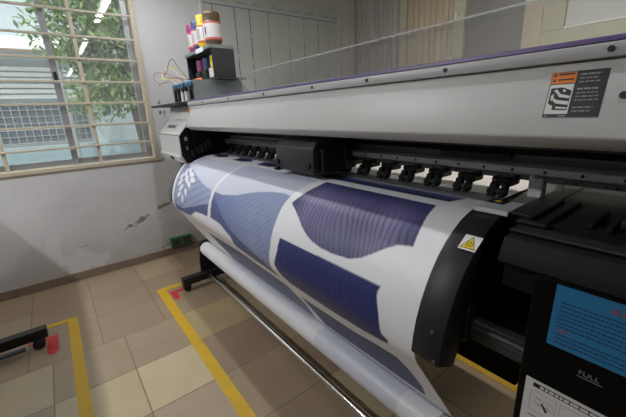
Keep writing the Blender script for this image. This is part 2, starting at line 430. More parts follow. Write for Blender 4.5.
def wall_left():
    P = []; bmv = []
    parts = [(YF, WY0, 0, ZC, .05), (WY0, -.6, 0, WZ0, .03), (-.6, 1.1, 0, WZ0, .006), (WY0, WY1, WZ1, ZC, .05), (WY1, 1.1, WZ0, ZC, .008), (1.1, YB, 0, ZC, .04)]
    allv, allq, allc, off = [], [], [], 0
    for y0, y1, z0, z1, st in parts:
        ny = max(2, int((y1 - y0) / st)); nz = max(2, int((z1 - z0) / st))
        Y, Z = np.meshgrid(np.linspace(y0, y1, ny), np.linspace(z0, z1, nz), indexing='ij')
        allv.append(np.stack([np.full(Y.shape, XW), Y, Z], -1).reshape(-1, 3)); allc.append(wall_cols(Y, Z).reshape(-1, 3))
        idx = np.arange(ny * nz).reshape(ny, nz) + off; off += ny * nz
        allq.append(np.stack([idx[:-1, :-1], idx[1:, :-1], idx[1:, 1:], idx[:-1, 1:]], -1).reshape(-1, 4))
    # reveals of the window hole and the outer face
    def quad(a, b, c, d):
        nonlocal off
        allv.append(np.array([a, b, c, d], float)); allc.append(np.full((4, 3), .56)); allq.append(np.array([[off, off + 1, off + 2, off + 3]])); off += 4
    xo = XW - .2
    quad((XW, WY0, WZ0), (XW, WY1, WZ0), (xo, WY1, WZ0), (xo, WY0, WZ0)); quad((XW, WY0, WZ1), (xo, WY0, WZ1), (xo, WY1, WZ1), (XW, WY1, WZ1))
    quad((XW, WY1, WZ0), (XW, WY1, WZ1), (xo, WY1, WZ1), (xo, WY1, WZ0)); quad((XW, WY0, WZ0), (xo, WY0, WZ0), (xo, WY0, WZ1), (XW, WY0, WZ1))
    for y0, y1, z0, z1 in [(YF, WY0, 0, ZC), (WY0, WY1, 0, WZ0), (WY0, WY1, WZ1, ZC), (WY1, YB, 0, ZC)]:
        quad((xo, y0, z0), (xo, y0, z1), (xo, y1, z1), (xo, y1, z0))
    Vv = np.concatenate(allv); Q = np.concatenate(allq); Cc = np.concatenate(allc)
    me = bpy.data.meshes.new('wall_left'); me.from_pydata(Vv.tolist(), [], Q.tolist()); me.update(); set_vcol(me, Cc); me.materials.append(M['wall'])
    o = bpy.data.objects.new('wall_left', me); COL.objects.link(o); struct(o, 'peeling white plaster wall under and beside the window', 'wall')
wall_left()
def plain_wall(name, mb, key, lab): return struct(mb.build(name, key), lab, 'wall')
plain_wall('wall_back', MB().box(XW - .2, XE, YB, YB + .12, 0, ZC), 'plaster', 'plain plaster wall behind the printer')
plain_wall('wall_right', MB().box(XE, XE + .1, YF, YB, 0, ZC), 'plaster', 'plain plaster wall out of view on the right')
plain_wall('wall_front', MB().box(XW - .2, XE, YF - .1, YF, 0, ZC), 'plaster', 'plain plaster wall behind the camera')
struct(MB().box(XW - .2, XE, YF, YB, ZC, ZC + .1).build('ceiling', 'ceiling'), 'white ceiling', 'ceiling')
sk = MB()
yy = YF
while yy < YB:
    sk.box(XW, XW + .012, yy + .001, min(yy + .3575, YB), .001, .072, .002, 1); yy += .3585
struct(sk.build('baseboard_left', 'skirting'), 'brown tile skirting along the foot of the left wall', 'skirting')

# window: sliding aluminium sashes behind a beige iron grille
w = MB().use('beige')
x0, x1 = XW - .10, XW + .012
w.box(x0, x1, WY0, WY1 + .03, WZ0 - .016, WZ0 + .014, .003); w.box(x0, x1, WY0, WY1, WZ1 - .03, WZ1, .004)
w.box(x0, x1, WY1 - .028, WY1 + .008, WZ0, WZ1, .004); w.box(x0, x1, WY0, WY0 + .03, WZ0, WZ1, .004)
win = struct(w.build('window_1', 'beige'), 'beige framed window with horizontal bars in the left wall', 'window')
win_w = world_of(win)
zs = [1.10, 1.262, 1.43, 1.59, 1.757, 1.915, 2.09, 2.25]
for z in zs:
    MB().box(XW - .012, XW + .004, WY0 + .01, WY1 - .01, z - .008, z + .008, .002, 1).build('grille_bar', 'beige', win)
for y in (-1.1, -.695, -.285, .305):
    MB().box(XW - .022, XW - .010, y - .012, y + .012, WZ0 + .01, WZ1 - .01, .002, 1).build('grille_upright', 'beige', win)
for k, (ya, yb, xx) in enumerate([(WY0 + .03, -.86, XW - .085), (-.90, .155, XW - .055), (.115, WY1 - .03, XW - .085)]):
    s = MB().use('alu')
    s.box(xx - .014, xx + .014, ya, ya + .042, WZ0 + .02, WZ1 - .03, .002, 1); s.box(xx - .014, xx + .014, yb - .042, yb, WZ0 + .02, WZ1 - .03, .002, 1)
    s.box(xx - .0135, xx + .0135, ya + .04, yb - .04, WZ0 + .02, WZ0 + .062, .002, 1); s.box(xx - .0135, xx + .0135, ya + .04, yb - .04, WZ1 - .075, WZ1 - .03, .002, 1)
    so = s.build('sash', 'alu', win)
    MB().box(xx - .002, xx + .002, ya + .04, yb - .04, WZ0 + .06, WZ1 - .073).build('pane', 'glass', so)
MB().box(XW - .036, XW - .02, .125, .145, 1.60, 1.66, .003).build('latch', 'black', win)
MB().box(XW - .02, XW + .006, WY0, WY1 + .02, WZ0 - .026, WZ0 - .0165, .002).build('sill', 'beige', win)

# ---------------------------------------------------------------- outdoors
def outdoors():
    g = MB().box(-16, XW - .2, -8, 10, -.4, -.02).build('outdoor_ground', 'ground'); g['kind'] = 'structure'; g['label'] = 'concrete yard outside the window'; g['category'] = 'ground'
    hx = -7.4
    h = thing('neighbour_house', (hx, .3, -.02), 'pale neighbouring house with a barred dark window seen through the left panes', 'house')
    MB().box(hx - .5, hx, -6, 7, .9, 4.6).build('wall', 'house', h)
    MB().box(hx - .5, hx + .03, -6, 7, -.02, .9).build('plinth', 'houseblue', h)
    o = MB().box(hx - .02, hx + .02, -2.6, .62, .98, 1.62).build('window', 'housedark', h)
    gr = MB()
    y = -2.6
    while y < .63: gr.box(hx + .03, hx + .045, y - .006, y + .006, .96, 1.64); y += .105
    z = .98
    while z < 1.65: gr.box(hx + .028, hx + .043, -2.62, .64, z - .006, z + .006); z += .105
    gr.build('grille', 'grillelight', o)
    lv = MB()
    for k in range(6): lv.px([(0, 0), (0, 0.01), (0, 0)], 0, 0) if False else lv.box(hx, hx + .05, -2.6, .62, 1.68 + k * .085, 1.74 + k * .085, .004, 1)
    lv.build('louvre', 'awning', h)
    aw = MB().py([(hx, 2.62), (hx + .6, 2.36), (hx + .6, 2.30), (hx, 2.56)], -4, .55)
    a = aw.build('awning', 'awning', h)
    MB().box(hx + .605, hx + .62, -4, .55, 2.30, 2.34).build('trim', 'skirting', a)
    MB().cyl((hx + .56, .35, -.02), (hx + .56, .35, 2.30), .03).build('post', 'alu', h)
    # tree
    t = thing('garden_tree', (-5.6, 1.15, -.02), 'leafy green tree outside the right half of the window', 'tree')
    tr = MB(); rs = random.Random(5)
    tr.tube([(-5.6, 1.15, -.02), (-5.58, 1.12, 1.0), (-5.62, 1.05, 2.0), (-5.55, 1.0, 3.4)], .07, 10)
    cl = []
    for k in range(15):
        z0 = 1.5 + rs.random() * 1.6
        d = V((rs.uniform(-.6, .5), rs.uniform(-1.0, .9), rs.uniform(.1, .9)))
        p0 = V((-5.6, 1.05, z0)); p1 = p0 + d * .55; p2 = p0 + d * 1.0 + V((0, 0, -.15))
        tr.tube([p0, p1, p2], .018, 6); cl += [p1, p2, (p1 + p2) / 2]
    tr.build('trunk', 'bark', t)
    bm = MB(); b = bm.bm
    def leafs(c, n, R, s=.055):
        for i in range(n):
            v = V((rs.gauss(0, 1), rs.gauss(0, 1), rs.gauss(0, 1))).normalized() * R * rs.random() ** .45
            p = c + V((v.x, v.y, v.z * .75)); q = Matrix.Rotation(rs.uniform(0, 6.28), 3, 'Z') @ Matrix.Rotation(rs.uniform(-1.1, 1.1), 3, 'X')
            L = s * rs.uniform(.7, 1.4)
            pts = [q @ V(a) * L for a in ((0, -1, 0), (.42, -.1, .08), (0, 1, -.05), (-.42, -.1, .08))]
            b.faces.new([b.verts.new(p + a) for a in pts])
    for c in cl: leafs(c, 130, .42)
    leafs(V((-5.4, .62, 1.55)), 300, .42); leafs(V((-5.4, .45, 2.35)), 500, .5); leafs(V((-5.5, 1.25, 2.4)), 1300, .85); leafs(V((-5.6, .75, 2.75)), 700, .7); leafs(V((-5.3, .95, 1.75)), 350, .42); leafs(V((-5.6, 1.6, 3.2)), 900, .85)
    bm.build('foliage', 'leaf', t)
outdoors()

# ---------------------------------------------------------------- floor markings
def tape_thing(name, rects, label, cat, key, z=.0012, group=None):
    m = MB()
    for k, (a, b, c, d) in enumerate(rects): m.box(a, b, c, d, .0004, z + k * .0002)
    return tag(m.build(name, key), label, cat, group)
tape_thing('floor_tape', [(-2.62, -.15, .415, .475), (-2.62, -2.565, .475, 1.545), (-2.565, -.15, 1.468, 1.535)], 'yellow tape outline on the floor around the printer with the roll', 'tape', 'tape')
tape_thing('floor_tape', [(-2.63, .4, -.155, -.10), (-2.63, -2.585, -.9, -.155)], 'yellow tape outline at the lower left around the other black stand', 'tape', 'tape')
def red_mark(pts, label):
    return tag(MB().pz(pts, .0006, .0018).build('floor_marker', 'redtape'), label, 'marker', 'red caster markers')
red_mark([(-2.515, .60), (-2.478, .60), (-2.478, .53), (-2.39, .53), (-2.37, .518), (-2.37, .50), (-2.39, .488), (-2.515, .488)], 'red L-shaped marker on the floor beside the caster near the yellow corner')
red_mark([(-2.47, -.36), (-2.44, -.36), (-2.44, -.268), (-2.275, -.268), (-2.252, -.252), (-2.252, -.228), (-2.275, -.212), (-2.47, -.212)], 'red marker on the floor beside the caster at lower left')

# ---------------------------------------------------------------- printed banner (web over the printer, wound on the take-up roll)
CX, CZ, RR = .795, .30, .052
XL, XR = -2.44, -.405
prof = [(1.56, .62), (1.555, .86), (1.545, .94), (1.52, .99), (1.48, 1.02), (1.43, 1.03), (1.32, 1.03), (1.1, 1.03), (.95, 1.03), (.88, 1.03), (.845, 1.028), (.81, 1.021), (.776, 1.009), (.745, .992), (.715, .970), (.69, .945), (.665, .913), (.645, .880), (.628, .845), (.614, .805), (.605, .765), (.601, .735), (.602, .71), (.61, .685)]
dx, dz = CX - .61, CZ - .685; D = math.hypot(dx, dz)
th = math.atan2(dz, dx) + math.asin(RR / D); L = math.sqrt(D * D - RR * RR)
prof.append((.61 + L * math.cos(th), .685 + L * math.sin(th)))
pa = np.array(prof); sarr = np.concatenate([[0], np.cumsum(np.hypot(*np.diff(pa, axis=0).T))]); sarr = sarr - sarr[6]
STOT = float(sarr[-1])
def web_yz(s):
    """smooth (y,z) on the web path at arc length s"""
    y = np.interp(s, sarr, pa[:, 0]); z = np.interp(s, sarr, pa[:, 1]); return y, z
def banner():
    xs = []; x = XR
    while x > XL: xs.append(x); x -= .0028 + .0028 * (XR - x) * 1.1
    xs.append(XL); xs = np.array(xs[::-1])
    ss = np.concatenate([np.arange(sarr[0], .36, .015), np.arange(.36, STOT, .0035), [STOT]])
    ssm = ss.copy()
    yz = np.stack(web_yz(ss), -1)
    for _ in range(10):
        k = (ss[1:-1] > .37) & (ss[1:-1] < 1.02)
        a = (yz[:-2] + 2 * yz[1:-1] + yz[2:]) / 4; yz[1:-1][k] = a[k]
    X, S = np.meshgrid(xs, ss, indexing='ij')
    # ---- the print, averaged over sub-samples
    white = np.array([.85, .85, .88]); lav = np.array([.56, .59, .74]); pale = np.array([.64, .66, .78]); slate = np.array([.082, .105, .235]); peri = np.array([.25, .295, .47])
    navy = np.array([.018, .022, .095]); purp = np.array([.165, .138, .30])
    leaf = []
    for (cx, cs, ang, ln) in [(-2.29, .665, 1.2, .075), (-2.25, .640, .6, .07), (-2.33, .70, 2.0, .07), (-2.18, .668, .2, .08), (-2.316, .742, 2.2, .075), (-2.225, .706, .7, .085), (-2.12, .70, .1, .08), (-2.27, .775, 2.3, .08), (-2.15, .735, .5, .075), (-2.29, .822, 2.5, .075), (-2.171, .79, .9, .07), (-2.215, .84, 1.5, .07)]:
        c, s_ = math.cos(ang), math.sin(ang); pts = []
        for a, b in ((-.5, 0), (-.2, .22), (.2, .20), (.5, 0), (.2, -.20), (-.2, -.22)):
            pts.append((cx + (a * c - b * s_) * ln * 1.2, cs + (a * s_ + b * c) * ln * .88))
        leaf.append(smooth_closed(pts, 3))
    wavetop = [(-1.763, .716), (-1.639, .715), (-1.491, .69), (-1.357, .649), (-1.232, .621), (-1.151, .612), (-1.091, .614)]
    wave4 = wavetop + [(-1.098, .653), (-1.10, .72), (-1.098, .83), (-1.10, 1.0), (-1.30, .98), (-1.451, .957), (-1.468, .90), (-1.598, .863), (-1.724, .858), (-1.735, .789)]
    dark4 = [(-1.765, .72), (-1.737, .789), (-1.726, .858), (-1.598, .861), (-1.468, .895), (-1.440, .95), (-1.30, .98), (-1.10, .99), (-1.10, .955), (-1.17, .925), (-1.282, .903), (-1.379, .885), (-1.475, .861), (-1.569, .824), (-1.659, .774)]
    top4 = [(-1.66, .49), (-1.49, .488), (-1.04, .488), (-1.07, .56), (-1.091, .614)] + wavetop[::-1][1:] + [(-1.731, .6)]
    band4 = [(-1.715, .604), (-1.60, .60), (-1.486, .580), (-1.41, .55), (-1.275, .533), (-1.044, .514), (-1.04, .488), (-1.66, .488)]
    leafbg = [(-2.40, .90), (-2.40, .62), (-2.33, .61), (-2.195, .637), (-2.033, .679), (-1.895, .705), (-1.784, .716), (-1.757, .793), (-1.946, .831), (-2.212, .902)]
    dark5 = [(-2.40, .90), (-2.213, .904), (-1.946, .833), (-1.756, .788), (-1.753, .862), (-1.846, .865), (-1.966, .877), (-2.077, .926), (-2.261, .945), (-2.40, .96)]
    top5 = [(-2.36, .50), (-1.69, .50), (-1.738, .632), (-1.768, .702), (-1.784, .716), (-1.895, .705), (-2.041, .676), (-2.195, .637), (-2.33, .61)]
    wave1 = [(-.995, .490), (-.757, .489), (-.511, .489), (-.501, .555), (-.492, .606), (-.485, .652), (-.53, .661), (-.558, .680), (-.596, .710), (-.63, .733), (-.671, .750), (-.748, .757), (-.807, .755), (-.856, .747), (-.896, .733), (-.936, .712), (-.973, .687), (-1.008, .666), (-1.056, .642), (-1.03, .59), (-1.004, .535)]
    rect2 = [(-1.040, .785), (-.534, .784), (-.541, .80), (-.540, .812), (-.524, .86), (-.512, .914), (-.490, .925), (-.500, .947), (-.60, .975), (-.75, .99), (-1.0, .985), (-1.042, .93), (-1.062, .90), (-1.045, .84)]
    rect3 = [(-1.02, 1.09), (-.70, 1.075), (-.58, 1.04), (-.50, 1.03), (-.476, 1.10), (-.470, 1.20), (-.49, 1.30), (-1.02, 1.315)]
    rect4 = [(-2.0, 1.05), (-1.5, 1.02), (-1.10, 1.06), (-1.06, 1.18), (-1.10, 1.33), (-2.0, 1.33)]
    seam = [(-1.663, .485), (-1.690, .485), (-1.738, .6), (-1.775, .702), (-1.772, .802), (-1.768, .866), (-1.775, 1.0), (-1.755, 1.0), (-1.738, .859), (-1.741, .797), (-1.744, .701), (-1.708, .6)]
    bits = [[(-2.32, .385), (-2.16, .375), (-2.08, .42), (-2.12, .455), (-2.25, .455)], [(-1.97, .385), (-1.84, .375), (-1.74, .42), (-1.80, .455), (-1.93, .455)], [(-1.66, .385), (-1.55, .375), (-1.45, .42), (-1.50, .455), (-1.63, .455)]]
    band = [(-1.075, .447), (-1.07, .385), (-.48, .385), (-.497, .447)]
    C = np.zeros(X.shape + (3,)); N = 0
    for ox, os_ in ((-.3, -.3), (.3, -.3), (-.3, .3), (.3, .3)):
        hx = np.gradient(xs)[:, None] * ox; x_ = X + hx; s_ = S + .0035 * os_
        c = np.empty(C.shape); c[:] = white
        jag = (vnoise(x_ * 1 + 9, s_ + 9, 6, 11) - .5)
        def fill(poly, col, k=1.0):
            m = inside(x_, s_, poly)
            cc = col(x_, s_)[m] if callable(col) else col
            c[m] = c[m] * (1 - k) + cc * k
        # fine wavy lines woven through the dark panels
        def lines(p, q, base, hi, per, amp):
            def f(x, s):
                u = x + .035 * np.sin(s * 17 + x * 4) + .012 * np.sin(s * 43 + x * 9) + (vnoise(x + 9, s + 9, 10, 12) - .5) * .05
                t = .5 + .5 * np.sin(2 * np.pi * u / per)
                t = t ** 2.2; t = t * (.35 + .65 * vnoise(x + 9, s + 9, 16, 13))
                return base + (hi - base) * (t * amp)[..., None]
            return f
        def purple(x, s):
            g = np.clip((s - .495) / .075, 0, 1) * np.clip((.80 - s) / .16, .45, 1)  # broad paler band: fabric sheen mixed into the purple print colour
            g = g * (.55 + .8 * vnoise(x * 1 + 9, s * .3 + 9, 16, 19)) * np.clip((x + 1.06) / .10, .3, 1) * np.clip((-.47 - x) / .12, .3, 1)
            nv = np.array([.026, .034, .125]); base = nv + (purp - nv) * g[..., None]
            u = x - .16 * (s - .5) - .5 * (s - .5) ** 2 + (vnoise(x + 9, s * .5 + 9, 14, 12) - .5) * .030 + (vnoise(x + 9, s + 9, 34, 18) - .5) * .006
            t = (.5 + .5 * np.sin(2 * np.pi * u / .0205)) ** 2.5
            a = np.clip((s - .54) / .07, 0, 1) * (.5 + .7 * vnoise(x + 9, s + 9, 11, 20))
            return base * (1.15 - .75 * np.clip(t * a, 0, 1))[..., None]
        def pinstripe(x, s):
            u = s + .75 * x + (vnoise(x + 9, s + 9, 4, 14) - .5) * .05 + (vnoise(x + 9, s + 9, 22, 24) - .5) * .012
            t = (.5 + .5 * np.sin(2 * np.pi * u / .033)) ** 2 * vnoise(x + 9, s + 9, 20, 25)
            e = np.clip((x + 1.76) / .66, 0, 1)
            b = slate * 1.6 + (peri - slate * 1.6) * np.clip(e * 1.5 - (s - .72) * .8, 0, 1)[..., None]
            return b * (1.05 - .28 * t)[..., None]
        def darkw(x, s):
            u = s + .6 * x + (vnoise(x + 9, s + 9, 8, 15) - .5) * .05
            t = (.5 + .5 * np.sin(2 * np.pi * u / .03)) ** 2 * vnoise(x + 9, s + 9, 20, 26)
            return slate * (1.15 - .35 * t)[..., None]
        def navyp(x, s):
            u = x + .012 * np.sin(s * 60 + x * 6) + .3 * s + (vnoise(x + 9, s + 9, 16, 17) - .5) * .045
            t = (.5 + .5 * np.sin(2 * np.pi * u / .024)) ** 2 * (.4 + vnoise(x + 9, s + 9, 12, 27))
            return np.array([.020, .027, .125]) + np.array([.018, .024, .055]) * t[..., None]
        fill(top5, pale); fill(leafbg, lambda x, s: np.array([.30, .34, .52]) * (1 + .12 * np.sin(2 * np.pi * (s + .4 * x) / .05))[..., None] + np.clip((x + 2.15) * .0, 0, 1)[..., None])
        fill(dark5, darkw)
        for lf in leaf: fill(lf, np.array([.85, .85, .88]))
        fill(top4, pale); fill(band4, lav); fill(wave4, pinstripe); fill(dark4, darkw)
        fill(seam, white)
        fill(wave1, purple); fill(rect2, navyp); fill(rect3, navy * 1.3); fill(rect4, slate)
        for b in bits: fill(b, navy)
        def bandc(x, s):
            g = np.clip((s - .385) / .05, 0, 1)
            return np.array([.10, .12, .32]) + (navy - np.array([.10, .12, .32])) * g[..., None]
        fill(band, bandc)
        C += c; N += 1
    C /= N
    root = thing('printed_banner', (-1.42, .8, .0), 'white fabric banner printed with navy and lavender waves, fed over the printer onto a roll', 'banner')
    root.location = V((-1.42, CX, CZ - RR))
    P = np.stack([X, np.broadcast_to(yz[:, 0], X.shape), np.broadcast_to(yz[:, 1], X.shape)], -1)
    P = P - np.array(root.location)
    M['print'] = attr_mat('printed_fabric', 'Col', .45, .5)
    me = grid_mesh('web', P, C, M['print'])
    web = bpy.data.objects.new('web', me); COL.objects.link(web); web.parent = root
    # wound roll with the tail of the print showing through
    n = 48; xr = np.concatenate([np.linspace(-2.43, -.43, 500)])
    T = np.linspace(0, 2 * np.pi, n)
    XX, TT = np.meshgrid(xr, T, indexing='ij')
    R0 = RR * .985 + .0006 * (vnoise(XX + 9, TT, 3, 21) - .5)
    PP = np.stack([XX, CX + R0 * np.cos(TT), CZ + R0 * np.sin(TT)], -1) - np.array(root.location)
    cc = np.empty(XX.shape + (3,)); cc[:] = (.76, .76, .79)
    pr = ((XX > -1.02) & (XX < -.56)) | ((XX > -2.3) & (XX < -1.82) & False)
    cc[pr] = (.63, .645, .73)
    edge = np.abs(XX + 1.76) < .012; cc[edge] = (.82, .82, .84)
    me = grid_mesh('wound_roll', PP, cc, M['print'])
    r = bpy.data.objects.new('wound_roll', me); COL.objects.link(r); r.parent = root
    for a, b in ((-2.455, -2.428), (-.432, -.40)): MB().cyl((a, CX, CZ), (b, CX, CZ), RR * .93, 32).build('core_end', 'paper', root)
banner()

# ---------------------------------------------------------------- the wide-format printer
PR = thing('wide_format_printer', (-1.2, 1.0, 0), 'long grey and black wide-format inkjet printer standing across the room', 'printer')
XA, XB = -2.32, .45
# upper cover: profile with slanted front panel
front_dir = V((0, .30, 1)).normalized()
cov = MB().use('cover')
cov.px([(.735, 1.2326), (.772, 1.360), (.80, 1.372), (1.18, 1.372), (1.20, 1.36), (1.20, 1.204), (.765, 1.209)], XA, XB, .004, 2)
cover = cov.build('top_cover', 'cover', PR, smooth=True)
MB().px([(.764, 1.364), (.766, 1.388), (.80, 1.392), (.80, 1.364)], XA - .005, XB, .003, 2).build('cover_lip', 'cover2', PR, smooth=True)
MB().px([(.7665, 1.389), (.768, 1.398), (.785, 1.400), (.785, 1.3885)], -2.25, XB, .001, 1).build('purple_edge', 'purple', PR)
# screws on the lip
for px_ in (-2.05, -1.68, -1.32, -.98, -.72, -.47, -.17, .1):
    MB().cyl((px_, .7655, 1.377), (px_, .7625, 1.377), .005, 14).build('lip_screw', 'ink', PR)
# tilted clear front cover, swung up and back
ac = MB()
a0 = V((0, .780, 1.392)); ad = V((0, 1.228 - .780, 1.583 - 1.392)).normalized(); an = V((1, 0, 0)).cross(ad)
fr = (a0, V((1, 0, 0)), ad, an)
ac.plate(fr, -2.29, .44, .0, .49, 0, .004, .0008)
acr = ac.build('clear_cover', 'acrylic', PR)
MB().plate(fr, -2.29, .44, .4895, .4915, -.0005, .0045).build('cover_edge', 'edge', PR)
# panel frame (front of cover)
o = V((0, .735, 1.2326)); vdir = V((0, .037, .1274)).normalized(); nn = V((1, 0, 0)).cross(vdir)
PF = (o, V((1, 0, 0)), vdir, nn)
def panel_v(z): return (z - 1.2326) / vdir.z
lb = MB().use('navyprint')
vb, vt = panel_v(1.268), panel_v(1.347)
lb.plate(PF, -.250, -.166, vb, vt, .0002, .0010)
H = vt - vb
lb.use('orange').plate(PF, -.2492, -.211, vb + H * .745, vt - .001, .001, .0014)
lb.use('white').plate(PF, -.2485, -.2115, vb + H * .075, vb + H * .725, .001, .0014)
# hand-under-carriage pictogram
P4 = lambda u, v: (-.2485 + .037 * u, vb + H * (.075 + .65 * v))
lb.use('ink')
lb.shape(PF, [P4(*p) for p in [(.08, .88), (.55, .90), (.95, .78), (.95, .12), (.30, .14), (.30, .28), (.08, .36)]], .0014, .0017)
lb.use('white')
for pts in ([(.22, .80), (.34, .84), (.52, .68), (.93, .60), (.93, .52), (.50, .57), (.36, .70)], [(.30, .53), (.46, .47), (.93, .42), (.93, .30), (.42, .36), (.26, .45)], [(.14, .62), (.25, .70), (.28, .50), (.17, .44)], [(.46, .25), (.93, .21), (.93, .16), (.44, .19)], [(.58, .84), (.72, .80), (.72, .74), (.62, .74)]):
    lb.shape(PF, [P4(*p) for p in pts], .0017, .0019)
lb.use('ink')
for v in (.80, .915): lb.shape(PF, [(-.2475, vb + H * v), (-.2405, vb + H * v), (-.244, vb + H * (v + .06))], .0014, .0017)
for v in (.815, .93): lb.plate(PF, -.238, -.214, vb + H * v, vb + H * (v + .03), .0014, .0016)
lb.use('greyprint'); rs = random.Random(2)
for i in range(11):
    v = .90 - i * .078
    if i in (3, 8): continue
    u1 = -.170 - rs.random() * .010 if i not in (0, 4) else -.176
    u = -.206
    while u < u1:
        wv = rs.uniform(.004, .010); lb.plate(PF, u, min(u + wv, u1), vb + H * v, vb + H * (v + (.035 if i in (0, 4) else .024)), .001, .0013); u += wv + .0016
lb.plate(PF, -.2465, -.243, vb + H * .02, vb + H * .045, .001, .0013); lb.plate(PF, -.225, -.213, vb + H * .02, vb + H * .045, .001, .0013)
wl = lb.build('warning_label', None, PR); wl['label'] = 'orange, white and dark warning label with a hand pictogram'
MB().cyl(V((-.140, 0, 0)) + o + vdir * panel_v(1.302) + nn * -.001, V((-.140, 0, 0)) + o + vdir * panel_v(1.302) + nn * .003, .0058, 16).build('panel_screw', 'ink', PR)
MB().use('orange').plate(PF, -2.315, -2.285, panel_v(1.315), panel_v(1.345), .0002, .001).use('cover2').plate(PF, -2.315, -2.285, panel_v(1.285), panel_v(1.313), .0002, .001).build('side_sticker', None, PR)

# left end cover
le = MB().use('silver')
le.px([(.68, 1.178), (.775, 1.283), (.795, 1.37), (1.40, 1.37), (1.40, 1.0), (.78, .985), (.715, .982), (.690, .990), (.668, 1.036), (.680, 1.047)], -2.83, -2.345, .008, 3)
lec = le.build('left_end_cover', 'silver', PR, smooth=True)
f0 = V((0, .68, 1.178)); fv = V((0, .095, .105)).normalized(); ff = (f0, V((1, 0, 0)), fv, V((1, 0, 0)).cross(fv))
lg = MB().use('grey'); rs = random.Random(9); u = -2.72
while u < -2.52:
    wv = rs.uniform(.010, .022); lg.plate(ff, u, u + wv, .058, .058 + rs.uniform(.022, .034), .0002, .0012); u += wv + .006
lg.build('badge', 'grey', lec)
MB().plate(ff, -2.60, -2.575, .128, .136, -.0005, .0008).build('key_slot', 'black', lec)
MB().px([(.672, 1.006), (.664, 1.028), (.70, 1.028), (.70, 1.006)], -2.56, -2.51).build('slot', 'black', lec)
# seam line between the sloped face and the lower face
MB().px([(.6785, 1.176), (.6785, 1.180), (.684, 1.182), (.684, 1.176)], -2.825, -2.35).build('seam', 'grey', lec)
# dark mechanism at the left inside of the throat
lm = MB().use('void').px([(.712, .990), (.686, 1.045), (.686, 1.172), (.732, 1.224), (1.25, 1.224), (1.25, .990)], -2.347, -2.335).box(-2.344, -2.325, .77, 1.2, 1.0, 1.203)
lm.use('greyprint').box(-2.3345, -2.333, .715, .735, 1.14, 1.165).box(-2.3345, -2.333, .72, .73, 1.08, 1.10)
lm.use('black')
for k in range(5): lm.box(-2.325, -2.30, .745 + k * .03, .765 + k * .03, 1.03 + .012 * k, 1.075 + .015 * k, .003, 1)
lm.build('left_side_plate', None, PR)

# body below the platen, interior back, beams
MB().box(-2.30, -.27, .90, 1.28, .52, 1.0, .006).build('body_beam', 'void', PR)
MB().px([(.86, 1.018), (.80, 1.010), (.765, .995), (.725, .962), (.69, .925), (.655, .865), (.63, .80), (.618, .735), (.625, .70), (.66, .70), (.72, .80), (.76, .90), (.86, .95)], -2.43, -.412).build('front_apron', 'grey', PR, smooth=True)
MB().box(-2.33, -.26, .90, 1.33, 1.005, 1.022, .002).build('platen', 'dark', PR)
MB().box(-2.33, .44, 1.165, 1.18, 1.118, 1.203).build('throat_back', 'void', PR)
MB().box(-.36, .44, 1.34, 1.355, .98, 1.115).build('throat_end', 'void', PR)
MB().px([(.935, 1.034), (.935, 1.038), (.992, 1.040), (.992, 1.034)], -2.30, -.405, .001, 1).build('pinch_shadow_bar', 'grey', PR)  # grey strip drawn for the pinch rollers' shadow across the web
# carriage rail and perforated beam
rl = MB().use('raildark').px([(1.04, 1.128), (1.03, 1.150), (1.03, 1.178), (1.16, 1.20), (1.16, 1.128)], XA, .44, .003, 1)
rl.use('void').box(XA, .44, 1.012, 1.03, 1.158, 1.172)
rl.build('carriage_rail', None, PR)
pb = MB().use('rail').px([(.995, 1.110), (.995, 1.128), (1.02, 1.132), (1.16, 1.132), (1.16, 1.104), (1.01, 1.104)], XA, .44, .0015, 1)
pb.use('grey').px([(1.004, 1.092), (1.004, 1.1035), (1.05, 1.1035), (1.05, 1.092)], XA, .44)
pbo = pb.build('perforated_beam', None, PR)
hl = MB().use('ink')
for k in range(28):
    x = -.15 - k * .079
    hl.cyl((x, .9955, 1.119), (x, .9935, 1.119), .0042, 12)
    hl.cyl((x - .012, 1.0045, 1.098), (x - .012, 1.0028, 1.098), .003, 8); hl.cyl((x - .032, 1.0045, 1.098), (x - .032, 1.0028, 1.098), .003, 8)
hl.build('bolt_hole', 'ink', pbo)['kind'] = 'stuff'
MB().box(-2.30, -1.35, .992, .995, 1.111, 1.127).build('scale_strip', 'grey', pbo)
MB().box(-.62, -.40, 1.005, 1.03, 1.142, 1.160, .003).build('cable_tray', 'black', PR)
# pinch rollers
xk = -.408; rollers = []
for k in range(18):
    x = xk - k * .1045
    if k == 0:
        m = MB().use('black')
        m.box(x - .028, x + .026, .985, 1.045, 1.070, 1.096, .004, 1)
        m.use('void')
        m.px([(.955, 1.042), (.975, 1.080), (1.0, 1.080), (.985, 1.044)], x - .026, x - .006, .002, 1)
        m.px([(.955, 1.042), (.975, 1.080), (1.0, 1.080), (.985, 1.044)], x + .006, x + .020, .002, 1)
        r0 = m.build('pinch_roller', None, PR)
        MB().cyl((x - .030, .975, 1.056), (x + .022, .975, 1.056), .010, 16).build('roller_shaft', 'rubber', r0)
        MB().cyl((x - .018, .984, 1.086), (x - .018, .981, 1.086), .0035, 10).build('screw', 'grey', r0)
        MB().box(x + .024, x + .038, .990, 1.02, 1.088, 1.103, .003, 1).build('lever', 'rubber', r0)
    else:
        c = copy_tree(r0, PR); c.location.x -= k * .1045
